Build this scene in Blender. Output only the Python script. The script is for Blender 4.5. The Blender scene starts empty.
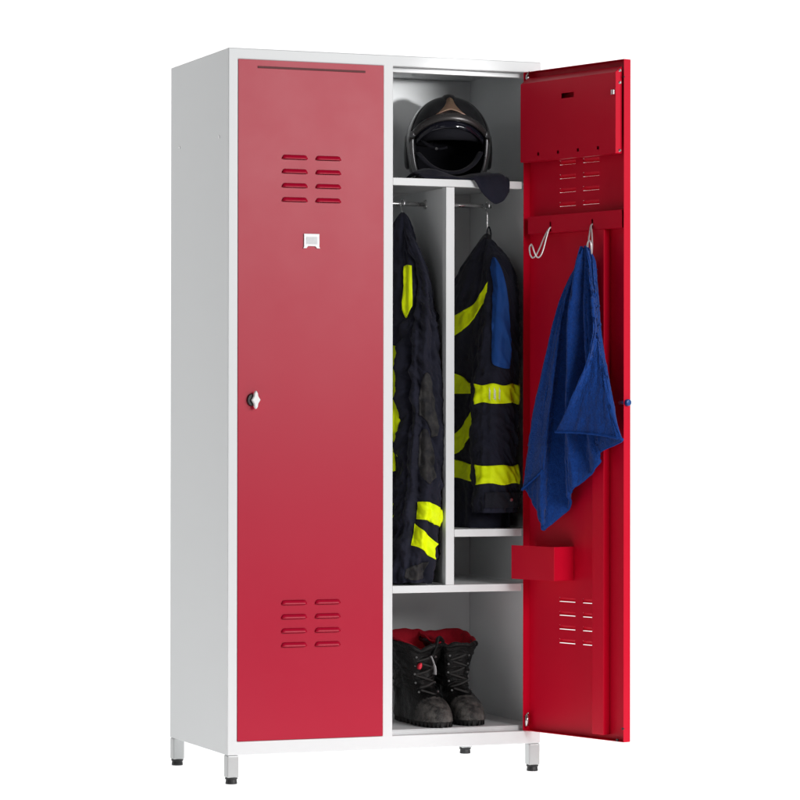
import bpy, bmesh, math, random
from mathutils import Vector, Matrix, noise
R = math.radians
random.seed(7)
C = bpy.context.scene.collection
scn = bpy.context.scene

# ------------------------------------------------------------------ dimensions (metres, z = 0 is the underside of the locker body)
W, D, H, FOOT = 0.8446, 0.48, 1.75, 0.0716
DOOR_Z0, DOOR_Z1, DOOR_T = 0.0345, 1.7222, 0.022
SHELF = 1.4415

# ------------------------------------------------------------------ materials
def nd(nt, kind, **kw):
    n = nt.nodes.new(kind)
    for k, v in kw.items(): setattr(n, k, v)
    return n

def mat(name, col, rough=0.5, metal=0.0, spec=0.5, bump=0.0, bscale=300.0, var=0.0, vscale=8.0, vcol=None,
        rvar=0.0, sheen=0.0, coat=0.0, bdist=0.001, stretch=None, bump2=0.0, b2scale=20.0):
    m = bpy.data.materials.new(name); m.use_nodes = True
    nt = m.node_tree; p = nt.nodes['Principled BSDF']
    p.inputs['Base Color'].default_value = (*col, 1); p.inputs['Roughness'].default_value = rough
    p.inputs['Metallic'].default_value = metal; p.inputs['Specular IOR Level'].default_value = spec
    if sheen: p.inputs['Sheen Weight'].default_value = sheen; p.inputs['Sheen Roughness'].default_value = 0.5
    if coat: p.inputs['Coat Weight'].default_value = coat
    tc = nd(nt, 'ShaderNodeTexCoord')
    src = tc.outputs['Object']
    if stretch:
        mp = nd(nt, 'ShaderNodeMapping'); mp.inputs['Scale'].default_value = stretch
        nt.links.new(src, mp.inputs['Vector']); src = mp.outputs['Vector']
    if var or rvar:
        nz = nd(nt, 'ShaderNodeTexNoise'); nz.inputs['Scale'].default_value = vscale; nz.inputs['Detail'].default_value = 6
        nz.inputs['Roughness'].default_value = 0.65
        nt.links.new(src, nz.inputs['Vector'])
        if var:
            mx = nd(nt, 'ShaderNodeMix', data_type='RGBA')
            rp = nd(nt, 'ShaderNodeValToRGB'); rp.color_ramp.elements[0].position = 0.38; rp.color_ramp.elements[1].position = 0.68
            nt.links.new(nz.outputs['Fac'], rp.inputs['Fac'])
            mu = nd(nt, 'ShaderNodeMath', operation='MULTIPLY'); mu.inputs[1].default_value = var
            nt.links.new(rp.outputs['Color'], mu.inputs[0]); nt.links.new(mu.outputs[0], mx.inputs['Factor'])
            mx.inputs['A'].default_value = (*col, 1); mx.inputs['B'].default_value = (*(vcol or [c * .6 for c in col]), 1)
            nt.links.new(mx.outputs['Result'], p.inputs['Base Color'])
        if rvar:
            mr = nd(nt, 'ShaderNodeMapRange'); mr.inputs['From Min'].default_value = .3; mr.inputs['From Max'].default_value = .7
            mr.inputs['To Min'].default_value = max(rough - rvar, .05); mr.inputs['To Max'].default_value = min(rough + rvar, 1)
            nt.links.new(nz.outputs['Fac'], mr.inputs['Value']); nt.links.new(mr.outputs['Result'], p.inputs['Roughness'])
    last = None
    for b, s in ((bump2, b2scale), (bump, bscale)):
        if not b: continue
        nb = nd(nt, 'ShaderNodeTexNoise'); nb.inputs['Scale'].default_value = s; nb.inputs['Detail'].default_value = 4
        nt.links.new(src, nb.inputs['Vector'])
        bp = nd(nt, 'ShaderNodeBump'); bp.inputs['Strength'].default_value = b; bp.inputs['Distance'].default_value = bdist if s > 100 else .01
        nt.links.new(nb.outputs['Fac'], bp.inputs['Height'])
        if last: nt.links.new(last, bp.inputs['Normal'])
        last = bp.outputs['Normal']
    if last: nt.links.new(last, p.inputs['Normal'])
    return m

M = {}
M['grey'] = mat('light_grey_powder_coat', (.735, .75, .755), .42, spec=.5, bump=.06, bscale=700, bump2=.010, b2scale=5)
M['open_red'] = mat('open_door_red_powder_coat', (.63, .0012, .024), .42, spec=.20, bump=.12, bscale=600, rvar=.04, vscale=6)  # door red with extra brightness put into its colour for the open door
M['red'] = mat('closed_door_red_powder_coat', (.44, .0015, .028), .38, spec=.33, bump=.12, bscale=600, rvar=.025, vscale=5, bump2=.004, b2scale=4)
M['hook_wire'] = mat('white_zinc_wire', (.80, .78, .78), .38, .55)
M['leg_grey'] = mat('silver_grey_leg_paint', (.50, .51, .51), .36, .25, bump=.06, bscale=700)
M['chrome'] = mat('polished_steel', (.66, .66, .66), .26, 1.0, rvar=.08, vscale=60)
M['steel'] = mat('galvanised_steel', (.62, .62, .62), .33, 1.0, rvar=.1, vscale=40)
M['white_plastic'] = mat('white_plastic', (.86, .87, .87), .32, bump=.05)
M['paper'] = mat('paper_insert', (.80, .81, .82), .8, var=.3, vscale=140, vcol=(.55, .56, .58))
M['black_plastic'] = mat('black_plastic', (.012, .012, .013), .4, bump=.2, bscale=400)
M['blue_plastic'] = mat('blue_plastic', (.01, .07, .26), .35)
M['navy'] = mat('navy_aramid_cloth', (.0125, .013, .026), .82, spec=.22, bump=.5, bscale=900, var=.6, vscale=14, vcol=(.006, .006, .011), sheen=.06, bump2=.45, b2scale=28)
M['navy_dark'] = mat('black_aramid_cloth', (.010, .010, .016), .85, spec=.2, bump=.5, bscale=900, sheen=.08, bump2=.4, b2scale=24)
M['greypatch'] = mat('worn_grey_patch', (.044, .042, .041), .85, spec=.2, bump=.6, bscale=900, var=.95, vscale=45, vcol=(.016, .016, .021), bump2=.4, b2scale=30)
M['yellow'] = mat('fluorescent_yellow_tape', (.84, 1.0, .0), .6, spec=.2, bump=.25, bscale=1200, var=.25, vscale=30, vcol=(.66, .84, .0), bump2=.25, b2scale=30)
M['pale_mark'] = mat('pale_yellow_mark', (.80, .84, .55), .4, spec=.5)
M['blue_strip'] = mat('blue_shoulder_cloth', (.008, .066, .29), .7, spec=.3, bump=.4, bscale=900, var=.4, vscale=30, bump2=.25, b2scale=24)
M['towel'] = mat('navy_blue_terry', (.009, .062, .31), .95, spec=.1, bump=1.0, bscale=420, bdist=.004, var=.6, vscale=200, vcol=(.003, .024, .135), sheen=.12, bump2=.5, b2scale=60)
M['towel_hem'] = mat('navy_blue_hem', (.009, .058, .285), .9, spec=.15, bump=.8, bscale=450, bdist=.004, var=.5, vscale=170, vcol=(.004, .028, .15))
M['shell'] = mat('black_helmet_paint', (.005, .005, .006), .17, spec=.45, rvar=.1, vscale=30)
M['helmet_trim'] = mat('worn_gunmetal_trim', (.042, .039, .039), .34, .5, rvar=.12, vscale=60, var=.7, vcol=(.03, .026, .026))
M['copper'] = mat('copper_badge', (.15, .080, .060), .5, .35, var=.9, vscale=150, vcol=(.10, .085, .04), rvar=.1)
M['silver_trim'] = mat('silver_trim', (.15, .15, .155), .32, .8, rvar=.1, vscale=60)
M['liner'] = mat('dark_helmet_lining', (.006, .006, .009), .9, spec=.2, bump=.6, bscale=500)
M['visor'] = mat('smoked_visor', (.006, .006, .010), .10, spec=.5)
M['leather'] = mat('worn_black_leather', (.0030, .0029, .0030), .40, spec=.20, bump=.7, bscale=220, bdist=.003, var=.7, vscale=30, vcol=(.013, .0125, .012), rvar=.15, bump2=.5, b2scale=32)
M['toecap'] = mat('scuffed_black_toe_leather', (.012, .0118, .0115), .58, spec=.38, bump=.8, bscale=300, bdist=.003, var=.9, vscale=38, vcol=(.125, .117, .108), rvar=.15)
M['lace'] = mat('dark_grey_lace', (.040, .039, .038), .8, spec=.2, bump=.8, bscale=900)
M['eyelet'] = mat('dull_steel_eyelet', (.20, .20, .20), .4, .8)
M['rubber'] = mat('black_rubber', (.012, .012, .012), .7, spec=.3, bump=.4, bscale=200)
M['red_lining'] = mat('red_boot_lining', (.36, .006, .018), .85, spec=.2, bump=.6, bscale=600, var=.5, vscale=40, vcol=(.18, .002, .010), bump2=.5, b2scale=30)
M['red_tag'] = mat('red_tag', (.75, .02, .05), .5)
M['grey_strap'] = mat('grey_reflective_strap', (.42, .42, .43), .5)

# ------------------------------------------------------------------ mesh helpers
def link(name, bm, m, parent=None, origin=(0, 0, 0), smooth=None, bevel=0.0, solid=0.0, sub=0, seg=2):
    o_ = Vector(origin)
    if o_.length: bmesh.ops.translate(bm, verts=bm.verts, vec=-o_)
    bmesh.ops.recalc_face_normals(bm, faces=bm.faces) if not solid else None
    me = bpy.data.meshes.new(name); bm.to_mesh(me); bm.free()
    o = bpy.data.objects.new(name, me); C.objects.link(o)
    for mm in (m if isinstance(m, (list, tuple)) else [m]): me.materials.append(mm)
    if parent: o.parent = parent
    else: o.location = o_
    if smooth: me.polygons.foreach_set('use_smooth', [True] * len(me.polygons))
    if sub:
        s = o.modifiers.new('smooth', 'SUBSURF'); s.levels = s.render_levels = sub
    if bevel:
        b = o.modifiers.new('bevel', 'BEVEL'); b.width = bevel; b.segments = seg; b.limit_method = 'ANGLE'; b.angle_limit = R(40)
        b.harden_normals = False
    if solid:
        s = o.modifiers.new('thickness', 'SOLIDIFY'); s.thickness = abs(solid); s.offset = -1 if solid > 0 else 1
    return o

def box(bm, x0, x1, y0, y1, z0, z1):
    v = [bm.verts.new((x, y, z)) for z in (z0, z1) for y in (y0, y1) for x in (x0, x1)]
    for f in ((0, 2, 3, 1), (4, 5, 7, 6), (0, 1, 5, 4), (2, 6, 7, 3), (0, 4, 6, 2), (1, 3, 7, 5)):
        bm.faces.new([v[i] for i in f])

def boxes(*bs):
    bm = bmesh.new()
    for b in bs: box(bm, *b)
    return bm

def grid(bm, pts, closed_u=False, closed_v=False, cap=False):
    """pts[row][col] of Vectors -> quads; returns vertex rows"""
    vs = [[bm.verts.new(p) for p in row] for row in pts]
    nr, nc = len(vs), len(vs[0])
    for i in range(nr - (0 if closed_v else 1)):
        for j in range(nc - (0 if closed_u else 1)):
            a, b = vs[i][j], vs[i][(j + 1) % nc]; c, d = vs[(i + 1) % nr][(j + 1) % nc], vs[(i + 1) % nr][j]
            try: bm.faces.new((a, b, c, d))
            except ValueError: pass
    if cap:
        bm.faces.new(vs[0][::-1]); bm.faces.new(vs[-1])
    return vs

def tube(bm, path, r, n=10, caps=True, flat=1.0):
    path = [Vector(p) for p in path]
    rr = r if isinstance(r, (list, tuple)) else [r] * len(path)
    t0 = (path[1] - path[0]).normalized()
    up = Vector((0, 0, 1)) if abs(t0.z) < .9 else Vector((1, 0, 0))
    side = t0.cross(up).normalized(); rows = []
    for i, p in enumerate(path):
        t = (path[min(i + 1, len(path) - 1)] - path[max(i - 1, 0)]).normalized()
        side = (side - t * side.dot(t)).normalized(); nn = side.cross(t)
        rows.append([p + side * rr[i] * math.cos(a) + nn * rr[i] * flat * math.sin(a) for a in [2 * math.pi * k / n for k in range(n)]])
    grid(bm, rows, closed_u=True, cap=caps)

def smooth_path(pts, n=8):
    pts = [Vector(p) for p in pts]; out = []
    for i in range(len(pts) - 1):
        p0, p1, p2, p3 = pts[max(i - 1, 0)], pts[i], pts[i + 1], pts[min(i + 2, len(pts) - 1)]
        for k in range(n):
            t = k / n
            out.append(.5 * ((2 * p1) + (p2 - p0) * t + (2 * p0 - 5 * p1 + 4 * p2 - p3) * t * t + (3 * p1 - p0 - 3 * p2 + p3) * t ** 3))
    out.append(pts[-1]); return out

def disc(bm, c, axis, r, depth, n=16, r2=None):
    c = Vector(c); a = Vector(axis).normalized()
    tube(bm, [c, c + a * depth], [r, r2 if r2 is not None else r], n)

def lerp(a, b, t): return a + (b - a) * t
def table(rows, v):
    """rows: list of tuples (key, values...) ascending in key; smooth interpolation"""
    ks = [r[0] for r in rows]
    if v <= ks[0]: return rows[0][1:]
    if v >= ks[-1]: return rows[-1][1:]
    for i in range(len(rows) - 1):
        if ks[i] <= v <= ks[i + 1]:
            t = (v - ks[i]) / (ks[i + 1] - ks[i])
            p0, p1, p2, p3 = rows[max(i - 1, 0)], rows[i], rows[i + 1], rows[min(i + 2, len(rows) - 1)]
            out = []
            for q in range(1, len(rows[0])):
                h = ks[i + 1] - ks[i]
                m1 = (p2[q] - p0[q]) / max(p2[0] - p0[0], 1e-9) * h; m2 = (p3[q] - p1[q]) / max(p3[0] - p1[0], 1e-9) * h
                t2, t3 = t * t, t ** 3
                out.append((2 * t3 - 3 * t2 + 1) * p1[q] + (t3 - 2 * t2 + t) * m1 + (-2 * t3 + 3 * t2) * p2[q] + (t3 - t2) * m2)
            return out

def thing(name, label, cat, loc=(0, 0, 0), group=None):
    o = bpy.data.objects.new(name, None); C.objects.link(o); o.location = loc; o.empty_display_size = .05
    o['label'] = label; o['category'] = cat
    if group: o['group'] = group
    return o

def sheet(x0, x1, z0, z1, holes, y=0.0):
    """flat sheet in the xz plane with real rectangular holes; returns bm and a dict of its verts"""
    xs = sorted({x0, x1, *[h[0] for h in holes], *[h[1] for h in holes]}); zs = sorted({z0, z1, *[h[2] for h in holes], *[h[3] for h in holes]})
    bm = bmesh.new(); V = {}
    def g(x, z):
        if (x, z) not in V: V[(x, z)] = bm.verts.new((x, y, z))
        return V[(x, z)]
    for i in range(len(xs) - 1):
        for j in range(len(zs) - 1):
            cx, cz = (xs[i] + xs[i + 1]) / 2, (zs[j] + zs[j + 1]) / 2
            if any(h[0] < cx < h[1] and h[2] < cz < h[3] for h in holes): continue
            bm.faces.new((g(xs[i], zs[j]), g(xs[i + 1], zs[j]), g(xs[i + 1], zs[j + 1]), g(xs[i], zs[j + 1])))
    return bm, V, xs, zs

# ------------------------------------------------------------------ the locker
BASE = (W / 2, D / 2, -FOOT)
locker = thing('locker', 'tall light grey metal locker on short legs with red doors, right door open', 'locker', BASE)
def part(name, bm, m, **kw): return link(name, bm, m, locker, BASE, **kw)

T = .002
part('carcass', boxes(
    (.0003, T, .012, D, .0004, H - .0004), (W - T, W - .0003, .012, D, .0004, H - .0004),                 # sides
    (T, W - T, D - T, D - .0003, .0004, H - .0004), (T, W - T - .0005, D - .0165, D - .0150, .0050, H - T - .001),                                          # back
    (T, W - T, .012, D - T, H - T, H - .0003), (T, W - T, .012, D - T, .0004, .004),
    (.4105 + .012, .4105 + .0140, .03, D - T - .0005, .006, H - T - .001),   # partition between the two bays
    (.4250, W - T - .0005, .024, D - T - .0005, .0435, .0457),            # floor of the open bay
    (.012, .4215, .024, D - T - .0005, .0435, .0457),
), M['grey'], bevel=.0012)
bm, V, xs, zs = sheet(0, W, 0, H, [(.0253, .4105, .0335, H - .0275), (.4372, W - .0200, .0335, H - .0275)])
ex = bmesh.ops.extrude_face_region(bm, geom=list(bm.faces)); bmesh.ops.translate(bm, verts=[v for v in ex['geom'] if isinstance(v, bmesh.types.BMVert)], vec=(0, .024, 0))
part('front_frame', bm, M['grey'], bevel=.0022, seg=3)
# door stops behind the frame
part('door_stop', boxes((.4372, W - .0253, .0245, .040, 1.7105, 1.7215)), M['grey'], bevel=.001)
part('floor_lip', boxes((.4372, W - .0253, .0245, .0262, .0300, .0432)), M['grey'], bevel=.0004)
# shelves and divider of the open bay, each a folded sheet with a deep front edge
def shelf(name, x0, x1, z1, h, lip=.793):
    bm = boxes((x0, x1, .0295, D - T - .001, z1 - .0012, z1 - .0002), (x0, lip, .004, .0295, z1 - h, z1))
    return part(name, bm, M['grey'], bevel=.0028, seg=3)
shelf('shelf', .4385, W - T - .001, SHELF, .0185)
shelf('shelf', .4385, W - T - .001, .4105, .0185)
shelf('shelf', .6070, W - T - .001, .5515, .0190)
part('divider', boxes((.5830, .6060, .003, .028, .4110, 1.4220), (.5920, .5936, .028, D - T - .001, .4110, 1.4220)), M['grey'], bevel=.0025, seg=3)
# coat rails
RY = .165
for x0, x1 in ((.4255, .5920), (.5936, .7760)):
    bm = bmesh.new(); tube(bm, [(x0, RY, 1.388), (x1, RY, 1.388)], .0055, 14)
    o = part('coat_rail', bm, M['chrome'], smooth=True)
    for xx, s in ((x0, 1), (x1, -1)) if x1 < .6 else ((x0, 1),):
        bm = bmesh.new(); disc(bm, (xx, RY, 1.388), (s, 0, 0), .0125, .004, 18, .011)
        link('rail_socket', bm, M['steel'], o, BASE, smooth=False)
# legs with screw feet
for x, y in ((0, 0), (W, 0), (0, D), (W, D)):
    x0, x1 = (x + .0004, x + .0305) if x == 0 else (x - .0305, x - .0004)
    y0, y1 = (y + .0008, y + .0305) if y == 0 else (y - .0305, y - .0008)
    leg = part('leg', boxes((x0, x1, y0, y1, -.0555, -.0006)), M['leg_grey'], bevel=.003, seg=3)
    bm = bmesh.new(); cx, cy = (x0 + x1) / 2, (y0 + y1) / 2
    tube(bm, [(cx, cy, -.0556), (cx, cy, -.0600), (cx, cy, -.0604), (cx, cy, -.0640), (cx, cy, -FOOT + .001), (cx, cy, -FOOT)], [.0158, .0158, .0135, .0142, .0150, .0140], 20)
    link('foot_cap', bm, M['black_plastic'], leg, BASE, bevel=.001)
# small rivet dimples in the left side panel
for y, z in ((.405, 1.535), (.075, 1.535)):
    bm = bmesh.new(); disc(bm, (-.0008, y, z), (1, 0, 0), .004, .0015, 12)
    part('rivet', bm, M['steel'], smooth=False)

# ------------------------------------------------------------------ doors: local x from hinge to free edge, local y outwards, tray 22 mm deep
UP_ROWS = [1.4830 - .0352 * i for i in range(4)]
LO_ROWS = [.3745 - .0350 * i for i in range(4)]
def make_door(L, loc, rot, paint):
    lou = [(c - .0305, c + .0305, z) for z in UP_ROWS + LO_ROWS for c in (.1480, .2370)]
    holes = [(a, b, z - .0055, z + .0055) for a, b, z in lou]
    bm, V, xs, zs = sheet(0, L, DOOR_Z0, DOOR_Z1, holes)
    d = -DOOR_T
    for a, b in zip(zs[:-1], zs[1:]):
        for x in (0, L):
            v0, v1 = V[(x, a)], V[(x, b)]
            w0 = V.setdefault((x, a, 'l'), None) or bm.verts.new((x, d, a)); V[(x, a, 'l')] = w0
            w1 = V.setdefault((x, b, 'l'), None) or bm.verts.new((x, d, b)); V[(x, b, 'l')] = w1
            bm.faces.new((v0, v1, w1, w0) if x == 0 else (v1, v0, w0, w1))
    for a, b in zip(xs[:-1], xs[1:]):
        for z in (DOOR_Z0, DOOR_Z1):
            v0, v1 = V[(a, z)], V[(b, z)]
            k0, k1 = (a, z, 'l'), (b, z, 'l')
            w0 = V.get(k0) or bm.verts.new((a, d, z)); V[k0] = w0
            w1 = V.get(k1) or bm.verts.new((b, d, z)); V[k1] = w1
            bm.faces.new((v1, v0, w0, w1) if z == DOOR_Z0 else (v0, v1, w1, w0))
    bmesh.ops.recalc_face_normals(bm, faces=bm.faces)
    for f in bm.faces:
        if abs(f.normal.y) > .9:
            if f.normal.y < 0: bmesh.ops.reverse_faces(bm, faces=bm.faces)
            break
    o = link('door', bm, paint, None, (0, 0, 0), solid=.0012)
    o.parent = locker; o.location = Vector(loc) - Vector(BASE); o.rotation_euler.z = rot
    for a, b, z in lou:                                    # pressed louvre hoods, open along their lower edge
        bm = bmesh.new(); n, rows = 18, []
        for r_ in range(6):
            tt = r_ / 5; row = []
            for i in range(n + 1):
                q = i / n; e = min(q, 1 - q) / .13; prof = math.sin(min(e, 1) * math.pi / 2) ** .5
                zz = lerp(z + .0066 - (1 - prof) * .0080, z - .0043, tt)
                row.append(Vector((lerp(a - .0040, b + .0040, q), .0003 + .0070 * prof * math.sin(tt * math.pi / 2) ** .9, zz)))
            rows.append(row)
        grid(bm, rows); bmesh.ops.recalc_face_normals(bm, faces=bm.faces)
        link('louvre', bm, paint, o, smooth=True, solid=.0009)
    return o

# closed left door
LD = make_door(.3848, (.4103, -.0015, 0), R(180), M['red'])
X = lambda x: .4103 - x                                    # world x -> door local
link('slot_shade_strip', boxes((X(.3610), X(.0755), .0004, .0016, 1.7018, 1.7072)), mat('slot_shade_red', (.10, .002, .005), .6), LD, bevel=.0005)  # solid strip, shade of the embossed slot put into its dark red
# name plate holder: white frame with a scooped lower edge and a paper insert
bm = bmesh.new()
cx, cz = X(.2175), 1.2762
out = [(-.0205, .0175), (.0205, .0175), (.0205, -.0150), (.0225, -.0190), (.0140, -.0190), (.0095, -.0135), (-.0095, -.0135), (-.0140, -.0190), (-.0225, -.0190), (-.0205, -.0150)]
f = bm.faces.new([bm.verts.new((cx + a, .0008, cz + b)) for a, b in out])
ex = bmesh.ops.extrude_face_region(bm, geom=[f]); bmesh.ops.translate(bm, verts=[v for v in ex['geom'] if isinstance(v, bmesh.types.BMVert)], vec=(0, .0030, 0))
link('name_plate', bm, M['white_plastic'], LD, bevel=.0008)
link('paper_insert', boxes((cx - .0145, cx + .0145, .0040, .0046, cz - .0085, cz + .0095)), M['paper'], LD)
# lock: black disc carrying the lever's shade, with a chromed turning lever in front
lx, lz = X(.0635), .8785
bm = bmesh.new(); 
tube(bm, [(lx + .004, .0006, lz), (lx + .004, .007, lz)], [.0120, .0105], 24)
for v in bm.verts: v.co.z = lz + (v.co.z - lz) * 1.35
link('lock_shade_disc', bm, M['black_plastic'], LD, smooth=False, bevel=.001)
bm = bmesh.new()
def kite(r, z): return [(r * .85, 0), (r * .42, z * .42), (r * .32, z * .8), (r * .12, z), (-r * .12, z), (-r * .32, z * .8), (-r * .42, z * .42), (-r * .85, 0), (-r * .42, -z * .42), (-r * .32, -z * .8), (-r * .12, -z), (r * .12, -z), (r * .32, -z * .8), (r * .42, -z * .42)]
rows = [[Vector((lx - .004 + a * s, y, lz + b * s)) for a, b in kite(.0135, .0225)] for y, s in ((.0074, .92), (.012, 1.0), (.0165, .97), (.0185, .80))]
grid(bm, rows, closed_u=True, cap=True)
link('lock_lever', bm, M['white_plastic'], LD, smooth=False, bevel=.0012)

# open right door
RA = 16.9
RD = make_door(.3812, (.8185, .010, 0), R(RA - 90), M['open_red'])
LIP = -DOOR_T
def dpt(s, k, z): return Vector((s, LIP - k, z))          # s from the hinge, k out of the door's inner plane
def dbox(s0, s1, k0, k1, z0, z1): return (s0, s1, LIP - k1, LIP - k0, z0, z1)
# shallow document box at the top: folded front sheet with a slot and four holes, bevelled top, closed sides
holes = [(.170, .2180, 1.6400, 1.6530)] + [(s - .0042, s + .0042, 1.5020, 1.5100) for s in (.0816, .1575, .2330, .3080)]
bm, V, xs, zs = sheet(.0130, .3725, 1.4885, 1.6895, holes, LIP - .021)
yk = LIP - .021
def strip(p): bm.faces.new([bm.verts.new(q) for q in p])
strip([(.0130, yk, 1.6895), (.3725, yk, 1.6895), (.3725, LIP + .001, 1.7055), (.0130, LIP + .001, 1.7055)])
strip([(.0130, yk, 1.4885), (.3725, yk, 1.4885), (.3725, LIP + .0010, 1.4885), (.0130, LIP + .0010, 1.4885)])
for s in (.0130, .3725):
    strip([(s, yk, 1.4885), (s, yk, 1.6895), (s, LIP + .001, 1.7055), (s, LIP + .0010, 1.4885)])
bmesh.ops.remove_doubles(bm, verts=bm.verts, dist=1e-5); bmesh.ops.recalc_face_normals(bm, faces=bm.faces)
link('document_box', bm, M['open_red'], RD, bevel=.0018, solid=.0012)
link('back_sheet', boxes((.0140, .3715, LIP - .0006, LIP + .0008, 1.4895, 1.7040)), M['open_red'], RD)
for s, k, z in ((.3745, .006, 1.694), (.3745, .006, 1.664), (.3745, .006, 1.496)):
    bm = bmesh.new(); disc(bm, dpt(s - .0018, k, z), (1, 0, 0), .0045, .0022, 12, .003); link('rivet', bm, M['chrome'], RD)
link('latch_tab', boxes(dbox(.3585, .3700, .0212, .0245, 1.634, 1.646)), M['steel'], RD, bevel=.001)
# rail that carries the hooks
bm, V, xs, zs = sheet(.0190, .3740, 1.3060, 1.3500, [(.1030, .1090, 1.3080, 1.3330), (.2615, .2685, 1.3070, 1.3320)], LIP - .001)
for z in (1.3060, 1.3500):
    strip2 = [(.0190, LIP - .001, z), (.3740, LIP - .001, z), (.3740, -.0025, z), (.0190, -.0025, z)]
    bm.faces.new([bm.verts.new(q) for q in strip2])
bmesh.ops.remove_doubles(bm, verts=bm.verts, dist=1e-5); bmesh.ops.recalc_face_normals(bm, faces=bm.faces)
link('hook_rail', bm, M['open_red'], RD, bevel=.0015, solid=.0012)
# two sprung wire hooks
def hook(s, lean):
    bm = bmesh.new()
    for e in (-1, 1):
        pth = [dpt(s, -.010, 1.322), dpt(s, .004, 1.3165), dpt(s - .30 * lean + .004 * e, .012, 1.296), dpt(s - .62 * lean + .008 * e, .021, 1.266),
               dpt(s - .85 * lean + .010 * e, .029, 1.247), dpt(s - 1.10 * lean + .010 * e, .036, 1.242), dpt(s - 1.35 * lean + .009 * e, .041, 1.252), dpt(s - 1.5 * lean + .006 * e, .043, 1.268), dpt(s - 1.5 * lean, .043, 1.276)]
        tube(bm, smooth_path(pth, 6), .0022, 8)
    link('wire_hook', bm, M['hook_wire'], RD, smooth=True)
hook(.1062, .017); hook(.2650, -.024)
# upright stiffening channel
bm = boxes(dbox(.2650, .3090, -.0205, .0012, DOOR_Z0 + .0125, 1.3055))
link('stiffener', bm, M['open_red'], RD, bevel=.0022, seg=3)
# small open-topped tray
s0, s1, k1, z0, z1 = .0090, .1740, .0470, .4250, .5105
bm = bmesh.new(); t = .0014; kb = -.0203
for b in (dbox(s0, s1, k1 - t, k1, z0, z1), dbox(s0 + .0160, s0 + .0160 + t, kb, k1 - t, z0 + t, z1 - .0012), dbox(s1 - t, s1, kb, k1 - t, z0 + t, z1), dbox(s0 + .018, s1, kb, k1 - t, z0, z0 + t), dbox(s0 + .018, s1 - t, kb, kb + t, z0 + t, z1)): box(bm, *b)
link('tray', bm, M['open_red'], RD, bevel=.0006)
# lock bolt on the free edge, hinge pin, corner screws
bm = bmesh.new(); tube(bm, [dpt(.356, -.010, .873), dpt(.3815, -.010, .873)], .0055, 14); link('lock_bolt', bm, M['steel'], RD, smooth=True)
bm = bmesh.new(); tube(bm, smooth_path([(.381, -.012, .873), (.388, -.012, .873), (.3905, -.012, .873)], 3), [.0085] * 4 + [.0080, .0066, .004], 16); link('lock_cap', bm, M['blue_plastic'], RD, smooth=True)
for z0, z1 in ((.046, .074), (1.700, 1.716)):
    bm = bmesh.new(); tube(bm, [dpt(.0085, -.0065, z0), dpt(.0085, -.0065, z1)], .0055, 14)
    tube(bm, smooth_path([dpt(.0085, -.0065, z1), dpt(.0100, -.0060, z1 + .004), dpt(.0175, -.004, z1 + .006)], 4), .0022, 8)
    link('hinge_pin', bm, M['chrome'], RD, smooth=True)
for s, k, z in ((.3784, -.001, 1.678), (.3784, -.001, .068)):
    bm = bmesh.new(); disc(bm, (s, LIP - .0012, z), (0, 1, 0), .0032, .004, 10); link('corner_stud', bm, M['black_plastic'], RD)
bm = bmesh.new(); disc(bm, (.358, LIP - .0012, DOOR_Z0 + .004), (0, 1, 0), .0035, .004, 10); link('corner_stud', bm, M['black_plastic'], RD)

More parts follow.
